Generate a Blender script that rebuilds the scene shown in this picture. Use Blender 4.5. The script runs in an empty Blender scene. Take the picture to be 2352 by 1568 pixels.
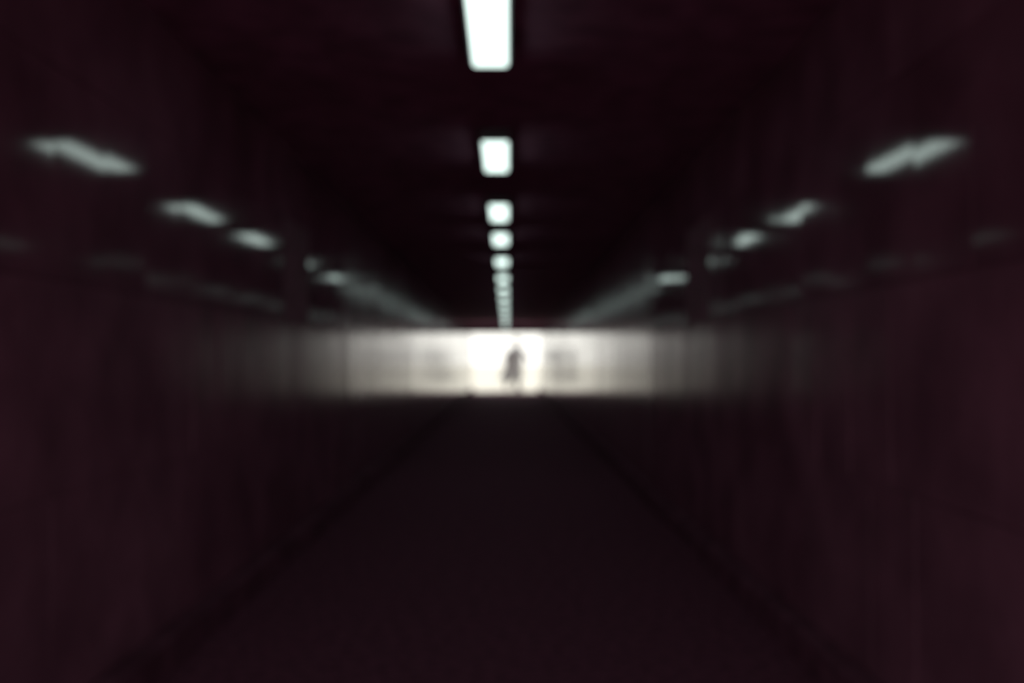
import bpy, bmesh, math, random
from mathutils import Vector, Matrix
random.seed(7)
S = bpy.context.scene
COL = S.collection

# ---------------------------------------------------------------- camera
CAM_H = 1.03
cd = bpy.data.cameras.new('camera'); cam = bpy.data.objects.new('camera', cd); COL.objects.link(cam)
S.camera = cam
cd.sensor_width = 36.0; cd.lens = 35.0
cam.location = (0, 0, CAM_H)
cam.rotation_euler = (math.radians(90 + 1.127), 0, math.radians(-0.25))
cd.clip_start = 0.05; cd.clip_end = 500
cd.dof.use_dof = True
cd.dof.focus_distance = 0.40          # focused far too near: everything in the tunnel is defocused
cd.dof.aperture_fstop = 6.1

# ---------------------------------------------------------------- view + world (overcast daylight)
S.view_settings.view_transform = 'Standard'
S.view_settings.look = 'None'
S.view_settings.gamma = 1.0
S.view_settings.exposure = 0.0
S.view_settings.use_curve_mapping = False
S.cycles.max_bounces = 14
S.cycles.glossy_bounces = 8
S.cycles.diffuse_bounces = 4
S.cycles.sample_clamp_indirect = 4.0
S.cycles.blur_glossy = 0.3

w = bpy.data.worlds.new('overcast'); S.world = w; w.use_nodes = True
nt = w.node_tree; nt.nodes.clear()
wo = nt.nodes.new('ShaderNodeOutputWorld'); bg = nt.nodes.new('ShaderNodeBackground')
tc = nt.nodes.new('ShaderNodeTexCoord'); sp = nt.nodes.new('ShaderNodeSeparateXYZ'); cr = nt.nodes.new('ShaderNodeValToRGB')
nt.links.new(tc.outputs['Generated'], sp.inputs[0]); nt.links.new(sp.outputs['Z'], cr.inputs[0])
cr.color_ramp.elements[0].position = 0.0; cr.color_ramp.elements[0].color = (1.0, 0.975, 0.90, 1)
cr.color_ramp.elements[1].position = 0.25; cr.color_ramp.elements[1].color = (0.96, 1.0, 0.97, 1)
nt.links.new(cr.outputs[0], bg.inputs[0]); bg.inputs[1].default_value = 1.60
nt.links.new(bg.outputs[0], wo.inputs[0])

# ---------------------------------------------------------------- helpers
def mat(name, col, rough=0.6, spec=0.5, ior=1.5, metal=0.0, noise=None, bump=0.0, nscale=8.0):
    m = bpy.data.materials.new(name); m.use_nodes = True
    t = m.node_tree; b = t.nodes['Principled BSDF']
    b.inputs['Base Color'].default_value = (*col, 1); b.inputs['Roughness'].default_value = rough
    b.inputs['IOR'].default_value = ior; b.inputs['Specular IOR Level'].default_value = spec
    b.inputs['Metallic'].default_value = metal
    if noise or bump:
        co = t.nodes.new('ShaderNodeTexCoord'); n = t.nodes.new('ShaderNodeTexNoise')
        n.inputs['Scale'].default_value = nscale; n.inputs['Detail'].default_value = 4
        t.links.new(co.outputs['Object'], n.inputs['Vector'])
        if noise:
            r = t.nodes.new('ShaderNodeValToRGB')
            r.color_ramp.elements[0].position = 0.35; r.color_ramp.elements[1].position = 0.7
            r.color_ramp.elements[0].color = (*[c * (1 - noise) for c in col], 1)
            r.color_ramp.elements[1].color = (*[min(1, c * (1 + noise)) for c in col], 1)
            t.links.new(n.outputs['Fac'], r.inputs[0]); t.links.new(r.outputs[0], b.inputs['Base Color'])
        if bump:
            bp = t.nodes.new('ShaderNodeBump'); bp.inputs['Strength'].default_value = bump
            bp.inputs['Distance'].default_value = 0.01
            t.links.new(n.outputs['Fac'], bp.inputs['Height']); t.links.new(bp.outputs[0], b.inputs['Normal'])
    return m

def emis(name, col, strength):
    m = bpy.data.materials.new(name); m.use_nodes = True
    b = m.node_tree.nodes['Principled BSDF']
    b.inputs['Base Color'].default_value = (0.6, 0.6, 0.6, 1)
    b.inputs['Emission Color'].default_value = (*col, 1); b.inputs['Emission Strength'].default_value = strength
    return m

def box(bm, x0, x1, y0, y1, z0, z1, mi=0, bev=0.0):
    r = bmesh.ops.create_cube(bm, size=1.0, matrix=Matrix.Translation(((x0+x1)/2, (y0+y1)/2, (z0+z1)/2)) @ Matrix.Diagonal((x1-x0, y1-y0, z1-z0, 1)))
    vs = r['verts']; fs = {f for v in vs for f in v.link_faces}
    for f in fs: f.material_index = mi
    if bev:
        es = {e for v in vs for e in v.link_edges}
        bmesh.ops.bevel(bm, geom=list(es), offset=bev, segments=3, affect='EDGES', profile=0.5)

def obj(name, bm, mats, parent=None, smooth=False):
    me = bpy.data.meshes.new(name); bm.normal_update(); bm.to_mesh(me); bm.free()
    for m in (mats if isinstance(mats, (list, tuple)) else [mats]): me.materials.append(m)
    if smooth:
        for p in me.polygons: p.use_smooth = True
    o = bpy.data.objects.new(name, me); COL.objects.link(o)
    if parent: o.parent = parent
    return o

def struct(name, bm, mats):
    o = obj(name, bm, mats); o['kind'] = 'structure'; return o

# ---------------------------------------------------------------- materials
M_TILE = mat('glazed_tile', (0.32, 0.130, 0.200), rough=0.075, ior=1.68, noise=0.25, nscale=3.0)
M_TILE2 = mat('glazed_tile_worn', (0.37, 0.155, 0.235), rough=0.10, ior=1.5, noise=0.25, nscale=3.0)
M_BRIGHT = mat('glazed_tile_polished', (0.32, 0.130, 0.200), rough=0.125, ior=2.0, noise=0.25, nscale=3.0)
M_SCUFF = mat('glazed_tile_scuffed', (0.32, 0.130, 0.200), rough=0.16, ior=1.16, noise=0.25, nscale=3.0)
M_DULL = mat('glazed_tile_dull', (0.32, 0.130, 0.200), rough=0.15, ior=1.55, noise=0.25, nscale=3.0)
M_MATT = mat('cement_infill', (0.33, 0.138, 0.21), rough=0.6, ior=1.4, spec=0.10, noise=0.3, bump=0.3)
M_GROUT = mat('dark_grout', (0.28, 0.115, 0.175), rough=0.9, spec=0.1)
M_CEIL = mat('sooty_ceiling', (0.50, 0.24, 0.36), rough=0.95, spec=0.05, noise=0.25, bump=0.4)
M_FLOOR = mat('dark_asphalt', (0.25, 0.095, 0.155), rough=0.9, spec=0.08, noise=0.35, bump=0.5, nscale=25)
M_KERB = mat('kerb_concrete', (0.24, 0.10, 0.155), rough=0.9, spec=0.05, noise=0.3, nscale=6)
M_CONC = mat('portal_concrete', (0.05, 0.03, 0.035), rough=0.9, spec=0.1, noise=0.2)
M_PAVE = mat('pale_pavement', (0.75, 0.685, 0.60), rough=0.95, spec=0.1, noise=0.08, nscale=1.5)
M_LAMP = emis('lamp_diffuser', (0.80, 1.0, 0.93), 2.0)
M_HOUS = mat('lamp_housing', (0.10, 0.10, 0.11), rough=0.5)
M_CAP = mat('lamp_end_cap', (0.06, 0.06, 0.07), rough=0.4)

# ---------------------------------------------------------------- tunnel shell
XL, XR = -1.187, 1.066
Y0, D = -1.7, 33.2  # tunnel cut open just behind the camera, unseen, to let in fill daylight
ZC = CAM_H + 1.16                      # ceiling
ZP = CAM_H + 0.93                      # underside of the beam over the far mouth
TH = 0.3
MATT0, MATT1 = 5.10, 6.05

def tiled_wall(name, x, sgn):
    """solid slab with large glazed tiles laid in running bond; each tile sits a hair out of true"""
    bm = bmesh.new()
    if sgn > 0: box(bm, x - TH, x, Y0, D, -0.1, ZC + TH, 1)
    else: box(bm, x, x + TH, Y0, D, -0.1, ZC + TH, 1)
    tw, th, g, proud = 0.33, 0.5625, 0.002, 0.006
    z = 0.115; row = 0
    while z < ZC - 0.01:
        z1 = min(z + th, ZC - 0.004)
        y = Y0 - (tw / 2 if row % 2 else 0)
        while y < D - 0.02:
            a, b = max(y, Y0 + 0.005), min(y + tw, D - 0.005)
            y += tw
            if b - a < 0.04: continue
            mid = (a + b) / 2
            amp = 0.40 if mid < 4.2 else (0.26 if mid < 7 else 0.30)
            ty = math.radians(random.gauss(0, amp)); tz = math.radians(random.gauss(0, amp * (0.35 if mid < 7 else 0.3)))
            if mid > 12.0: mi = 5                                   # stretch refaced in newer, shinier tile
            elif mid > 7.3: mi = 4
            elif row < 2: mi = 6 if mid > 3.6 else 3                # scuffed lower courses
            elif row == 2 and MATT0 < mid < MATT1: mi = 2           # cement-patched tiles
            else: mi = 3 if random.random() < 0.12 else 0
            pa, pb, qa, qb = a + g, b - g, z + g, z1 - g
            fr = []
            for yy, zz in ((pa, qa), (pb, qa), (pb, qb), (pa, qb)):
                dx = max(-0.0045, min(0.0045, (yy - mid) * math.tan(ty) + (zz - (z + z1) / 2) * math.tan(tz)))
                fr.append(bm.verts.new((x + sgn * (proud + dx), yy, zz)))
            bk = [bm.verts.new((x, v.co.y + (0.003 if i in (1, 2) else -0.003), v.co.z + (0.003 if i > 1 else -0.003))) for i, v in enumerate(fr)]
            f = bm.faces.new(fr if sgn < 0 else fr[::-1]); f.material_index = mi
            for i in range(4):
                j = (i + 1) % 4
                q = [fr[i], bk[i], bk[j], fr[j]]
                s = bm.faces.new(q if sgn < 0 else q[::-1]); s.material_index = 1
        z = z1 + 0.0; row += 1
    return struct(name, bm, [M_TILE, M_GROUT, M_MATT, M_TILE2, M_DULL, M_BRIGHT, M_SCUFF])

tiled_wall('wall_left', XL, 1)
tiled_wall('wall_right', XR, -1)
bm = bmesh.new(); box(bm, XL - TH, XR + TH, Y0, D, -0.30, 0.0); struct('floor', bm, M_FLOOR)
bm = bmesh.new(); box(bm, XL - TH, XR + TH, Y0, D, ZC, ZC + TH)
struct('ceiling', bm, M_CEIL)
for nm, a, b in (('baseboard_left', XL, XL + 0.075), ('baseboard_right', XR - 0.075, XR)):
    bm = bmesh.new(); box(bm, a, b, Y0, D, -0.005, 0.115, bev=0.012); struct(nm, bm, M_KERB)
# beam across the top of the far mouth
bm = bmesh.new(); box(bm, XL, XR, D - 0.30, D, ZP, ZC + 0.02, bev=0.01); struct('trim_1', bm, M_CONC)
# ground outside the far mouth and outside the unseen opening added for fill
bm = bmesh.new(); box(bm, -70, 70, D, D + 220, -0.30, 0.0); struct('pavement_ground', bm, M_PAVE)
bm = bmesh.new(); box(bm, -8, 8, Y0 - 12, Y0, -0.30, 0.0); struct('approach_ground', bm, M_CONC)

# ---------------------------------------------------------------- ceiling lamps
HL = CAM_H + 1.097                     # underside of diffusers
XLAMP, LW, LL = -0.064, 0.128, 0.78
def lamp_proto():
    t = bpy.data.objects.new('ceiling_lamp', None); COL.objects.link(t)
    bm = bmesh.new(); box(bm, -LW/2 - 0.012, LW/2 + 0.012, -LL/2 - 0.015, LL/2 + 0.015, 0.016, ZC - HL, bev=0.004); obj('housing', bm, M_HOUS, t)
    bm = bmesh.new(); box(bm, -LW/2, LW/2, -LL/2, LL/2, 0.0, 0.034, bev=0.010); obj('diffuser', bm, M_LAMP, t, True)
    for s in (-1, 1):
        bm = bmesh.new(); box(bm, -LW/2 - 0.006, LW/2 + 0.006, s*(LL/2 + 0.006) - 0.008, s*(LL/2 + 0.006) + 0.008, 0.004, 0.045, bev=0.004); obj('end_cap', bm, M_CAP, t)
    return t
def dup(root):
    r = root.copy(); COL.objects.link(r)
    for ch in list(root.children):
        c = ch.copy(); COL.objects.link(c); c.parent = r
    return r
lamp0 = lamp_proto()
spots = [(3.31, 'long white ceiling lamp nearest of the row, cut off by the top edge'),
         (5.37, 'white ceiling lamp wholly in view, glowing as one squarish block below the nearest, cut-off lamp'),
         (7.40, 'white ceiling lamp glowing as a rounded square, third from the top of the row'),
         (9.03, 'round white ceiling lamp glow just below the rounded square one, fourth from the top'),
         (11.1, 'small dimmer round ceiling lamp glow with a dark gap under it, fifth from the top'),
         (13.3, 'pale ceiling lamp at the head of the merged streak of lamps, sixth from the top')]
far = 15.35
while far < 32.2:
    spots.append((far, 'far ceiling lamp, one of those merged into a single streak down to the tunnel mouth')); far += 2.05
for i, (y, lab) in enumerate(spots):
    o = lamp0 if i == 0 else dup(lamp0)
    o.location = (XLAMP, y, HL)
    o['label'] = lab; o['category'] = 'lamp'; o['group'] = 'far ceiling lamps' if i > 5 else 'ceiling lamps in a row along the tunnel'

# ---------------------------------------------------------------- the walking person
M_SKIN = mat('skin', (0.42, 0.30, 0.25), rough=0.6, noise=0.05)
M_COAT = mat('grey_coat', (0.44, 0.435, 0.43), rough=0.95, spec=0.1, noise=0.08, bump=0.2, nscale=30)
M_TROU = mat('grey_trousers', (0.20, 0.19, 0.21), rough=0.95, spec=0.1, noise=0.08, bump=0.2, nscale=30)
M_HAIR = mat('grey_hair', (0.30, 0.28, 0.27), rough=0.7, noise=0.2, nscale=60)
M_SHOE = mat('grey_shoes', (0.35, 0.34, 0.35), rough=0.6, noise=0.1)

person = bpy.data.objects.new('person', None); COL.objects.link(person)
person.location = (0.23, D + 1.2, 0.0)
person.rotation_euler = (0, 0, math.radians(-22))     # local +X is the way the person walks
person['label'] = 'person in a long flared grey coat walking just outside the bright tunnel mouth'
person['category'] = 'person'

def skin(name, pts, edges, m, parent, root=0, sub=2):
    me = bpy.data.meshes.new(name)
    me.from_pydata([p[:3] for p in pts], edges, []); me.materials.append(m)
    o = bpy.data.objects.new(name, me); COL.objects.link(o); o.parent = parent
    md = o.modifiers.new('skin', 'SKIN'); md.use_smooth_shade = True
    for i, p in enumerate(pts):
        v = me.skin_vertices[0].data[i]
        v.radius = (p[3], p[4] if len(p) > 4 else p[3]); v.use_root = (i == root)
    s = o.modifiers.new('sub', 'SUBSURF'); s.levels = sub; s.render_levels = sub
    return o

# joints (x forward, y the person's left, z up)
P = []; E = []
def pt(x, y, z, r, r2=None):
    P.append((x, y, z, r, r2 or r)); return len(P) - 1
def ch(*ids):
    for a, b in zip(ids, ids[1:]): E.append((a, b))
pel = pt(0.0, 0, 0.97, 0.135, 0.12); wai = pt(0.02, 0, 1.12, 0.12, 0.115); che = pt(0.06, 0, 1.34, 0.14, 0.13)
nkb = pt(0.085, 0, 1.50, 0.075); nk = pt(0.105, 0, 1.57, 0.055); h1 = pt(0.132, 0, 1.635, 0.080, 0.068); h2 = pt(0.12, 0, 1.73, 0.093, 0.085); h3 = pt(0.11, 0, 1.80, 0.062)
ch(pel, wai, che, nkb, nk, h1, h2, h3)
# nose and jaw
nz = pt(0.222, 0, 1.705, 0.012); ch(h2, nz)
def hand(wrist, d, side):
    """palm, four unequal bent fingers and a thumb; d = way the forearm points"""
    d = Vector(d).normalized(); w = Vector(P[wrist][:3])
    acr = Vector((1, 0, 0)) - d * d.x; acr.normalize()      # across the knuckles, thumb side forward
    inn = d.cross(acr) * side
    c = w + d * 0.05; palm = pt(*c, 0.030, 0.020); ch(wrist, palm)
    k0 = w + d * 0.09
    for i, L in enumerate((0.068, 0.078, 0.072, 0.056)):
        k = k0 + acr * (0.028 - 0.019 * i)
        a = pt(*k, 0.0095); m1 = pt(*(k + d * L * 0.5 + inn * 0.010), 0.0085); e = pt(*(k + d * L * 0.85 + inn * 0.034), 0.0075)
        ch(palm, a, m1, e)
    ta = w + d * 0.035 + acr * 0.036; t1 = pt(*ta, 0.011); t2 = pt(*(ta + d * 0.030 + acr * 0.018), 0.0095); t3 = pt(*(ta + d * 0.055 + acr * 0.016 + inn * 0.012), 0.008)
    ch(palm, t1, t2, t3)
# left arm swings forward, right arm back
sl = pt(0.08, 0.19, 1.46, 0.068); el = pt(0.38, 0.36, 1.15, 0.046); wl = pt(0.46, 0.14, 1.03, 0.027)
sr = pt(0.06, -0.19, 1.46, 0.068); er = pt(-0.20, -0.29, 1.22, 0.046); wr = pt(-0.22, -0.29, 0.96, 0.027)
ch(che, sl, el, wl); ch(che, sr, er, wr)
hand(wl, Vector(P[wl][:3]) - Vector(P[el][:3]), 1); hand(wr, Vector(P[wr][:3]) - Vector(P[er][:3]) + Vector((0.06, 0, 0)), -1)
# right leg planted in front, left leg trailing with its heel lifted
hr = pt(0.02, -0.10, 0.90, 0.098); kr = pt(0.17, -0.09, 0.50, 0.062); ar = pt(0.16, -0.09, 0.09, 0.040); tr = pt(0.30, -0.10, 0.035, 0.032)
hl = pt(-0.02, 0.10, 0.90, 0.098); kl = pt(-0.06, 0.10, 0.49, 0.062); al = pt(-0.40, 0.10, 0.22, 0.040); tl = pt(-0.30, 0.10, 0.06, 0.032)
ch(pel, hr, kr, ar, tr); ch(pel, hl, kl, al, tl)
skin('body', P, E, M_SKIN, person)

# ears, eyes and mouth, hair
for s in (-1, 1):
    bm = bmesh.new(); bmesh.ops.create_uvsphere(bm, u_segments=10, v_segments=8, radius=1, matrix=Matrix.Translation((0.115, s * 0.086, 1.70)) @ Matrix.Diagonal((0.018, 0.010, 0.030, 1)))
    obj('ear', bm, M_SKIN, person, True)
for s in (-1, 1):
    bm = bmesh.new(); bmesh.ops.create_uvsphere(bm, u_segments=12, v_segments=8, radius=0.012, matrix=Matrix.Translation((0.198, s * 0.030, 1.725)))
    obj('eye', bm, mat('eye', (0.25, 0.24, 0.23), rough=0.2), person, True)
bm = bmesh.new(); bmesh.ops.create_uvsphere(bm, u_segments=12, v_segments=8, radius=1, matrix=Matrix.Translation((0.196, 0, 1.655)) @ Matrix.Diagonal((0.009, 0.024, 0.006, 1)))
obj('mouth', bm, mat('lips', (0.30, 0.16, 0.14), rough=0.5), person, True)
bm = bmesh.new(); bmesh.ops.create_uvsphere(bm, u_segments=28, v_segments=18, radius=1, matrix=Matrix.Translation((0.095, 0, 1.755)) @ Matrix.Diagonal((0.112, 0.100, 0.108, 1)))
bmesh.ops.delete(bm, geom=[v for v in bm.verts if v.co.x > 0.14 and v.co.z < 1.775 or v.co.z < 1.665], context='VERTS')
for v in bm.verts: v.co += (v.co - Vector((0.095, 0, 1.755))) * random.uniform(-0.02, 0.03)
hair = obj('hair', bm, M_HAIR, person, True); sm = hair.modifiers.new('solid', 'SOLIDIFY'); sm.thickness = 0.012

# trousers
skin('trousers', [(0.0, 0, 0.97, 0.150, 0.135), (0.02, -0.10, 0.89, 0.112), (0.17, -0.09, 0.50, 0.090), (0.158, -0.09, 0.06, 0.085),
                  (-0.02, 0.10, 0.89, 0.112), (-0.06, 0.10, 0.49, 0.090), (-0.400, 0.10, 0.225, 0.080)],
     [(0, 1), (1, 2), (2, 3), (0, 4), (4, 5), (5, 6)], M_TROU, person)
# shoes: sole plus upper, one mesh each
def shoe(px, py, pz, pitch):
    bm = bmesh.new()
    prof = [(-0.085, 0.036, 0.085), (-0.05, 0.042, 0.095), (0.0, 0.043, 0.085), (0.06, 0.047, 0.062), (0.12, 0.050, 0.050), (0.17, 0.040, 0.040), (0.195, 0.018, 0.028)]
    rings = []
    for x, hw, h in prof:
        rings.append([bm.verts.new((x, hw * math.cos(a) * (1.0 if math.sin(a) < 0 else 0.9), max(0.0, h * 0.5 + h * 0.62 * math.sin(a)))) for a in [i * math.tau / 12 for i in range(12)]])
    for r0, r1 in zip(rings, rings[1:]):
        for i in range(12): bm.faces.new((r0[i], r0[(i+1) % 12], r1[(i+1) % 12], r1[i]))
    bm.faces.new(rings[0][::-1]); bm.faces.new(rings[-1])
    o = obj('shoe', bm, M_SHOE, person, True); o.location = (px, py, pz); o.rotation_euler = (0, pitch, 0)
shoe(0.165, -0.095, 0.002, 0.0)
shoe(-0.385, 0.10, 0.165, math.radians(52))

# coat: lofted shell over shoulders, chest and flared skirt blown back
def ring(bm, cx, cy, z, rx, ry, n=28, wob=0.0):
    return [bm.verts.new((cx + rx * math.cos(a) * (1 + wob * math.sin(5 * a)), cy + ry * math.sin(a) * (1 + wob * math.cos(4 * a)), z)) for a in [i * math.tau / n for i in range(n)]]
bm = bmesh.new()
lev = [(0.100, 1.560, 0.072, 0.075, 0), (0.090, 1.530, 0.100, 0.110, 0), (0.075, 1.490, 0.140, 0.185, 0), (0.070, 1.440, 0.175, 0.240, 0), (0.065, 1.34, 0.210, 0.250, 0),
       (0.055, 1.20, 0.225, 0.235, 0.01), (0.040, 1.08, 0.200, 0.225, 0.015), (0.010, 0.95, 0.225, 0.240, 0.02), (-0.040, 0.78, 0.255, 0.260, 0.03), (-0.080, 0.62, 0.285, 0.270, 0.04), (-0.105, 0.50, 0.305, 0.280, 0.05), (-0.125, 0.43, 0.310, 0.285, 0.05), (-0.150, 0.36, 0.305, 0.280, 0.05)]
rg = [ring(bm, cx - 0.02, 0, z, rx * (1.25 if 1.15 < z < 1.5 else 1.34 if z < 1.15 else 1), ry * (1.06 if z < 1.5 else 1), wob=wb) for cx, z, rx, ry, wb in lev]
for r0, r1 in zip(rg, rg[1:]):
    for i in range(28): bm.faces.new((r0[i], r1[i], r1[(i+1) % 28], r0[(i+1) % 28]))
coat = obj('coat', bm, M_COAT, person, True)
sm = coat.modifiers.new('solid', 'SOLIDIFY'); sm.thickness = 0.012; sm.offset = 0
sb = coat.modifiers.new('sub', 'SUBSURF'); sb.levels = 1; sb.render_levels = 2
skin('sleeve', [(0.07, 0.15, 1.45, 0.104), (0.10, 0.21, 1.41, 0.085), (0.38, 0.36, 1.15, 0.088), (0.437, 0.18, 1.05, 0.060)], [(0, 1), (1, 2), (2, 3)], M_COAT, coat)
skin('sleeve', [(0.05, -0.15, 1.45, 0.104), (0.02, -0.21, 1.41, 0.085), (-0.20, -0.29, 1.22, 0.080), (-0.217, -0.29, 1.00, 0.052)], [(0, 1), (1, 2), (2, 3)], M_COAT, coat)
bm = bmesh.new()
r1 = ring(bm, 0.098, 0, 1.545, 0.084, 0.092); r2 = ring(bm, 0.100, 0, 1.590, 0.074, 0.078); r3 = ring(bm, 0.094, 0, 1.540, 0.102, 0.114)
for a, b in ((r1, r2), (r2, r3)):
    for i in range(28): bm.faces.new((a[i], a[(i+1) % 28], b[(i+1) % 28], b[i]))
obj('collar', bm, M_COAT, coat, True)
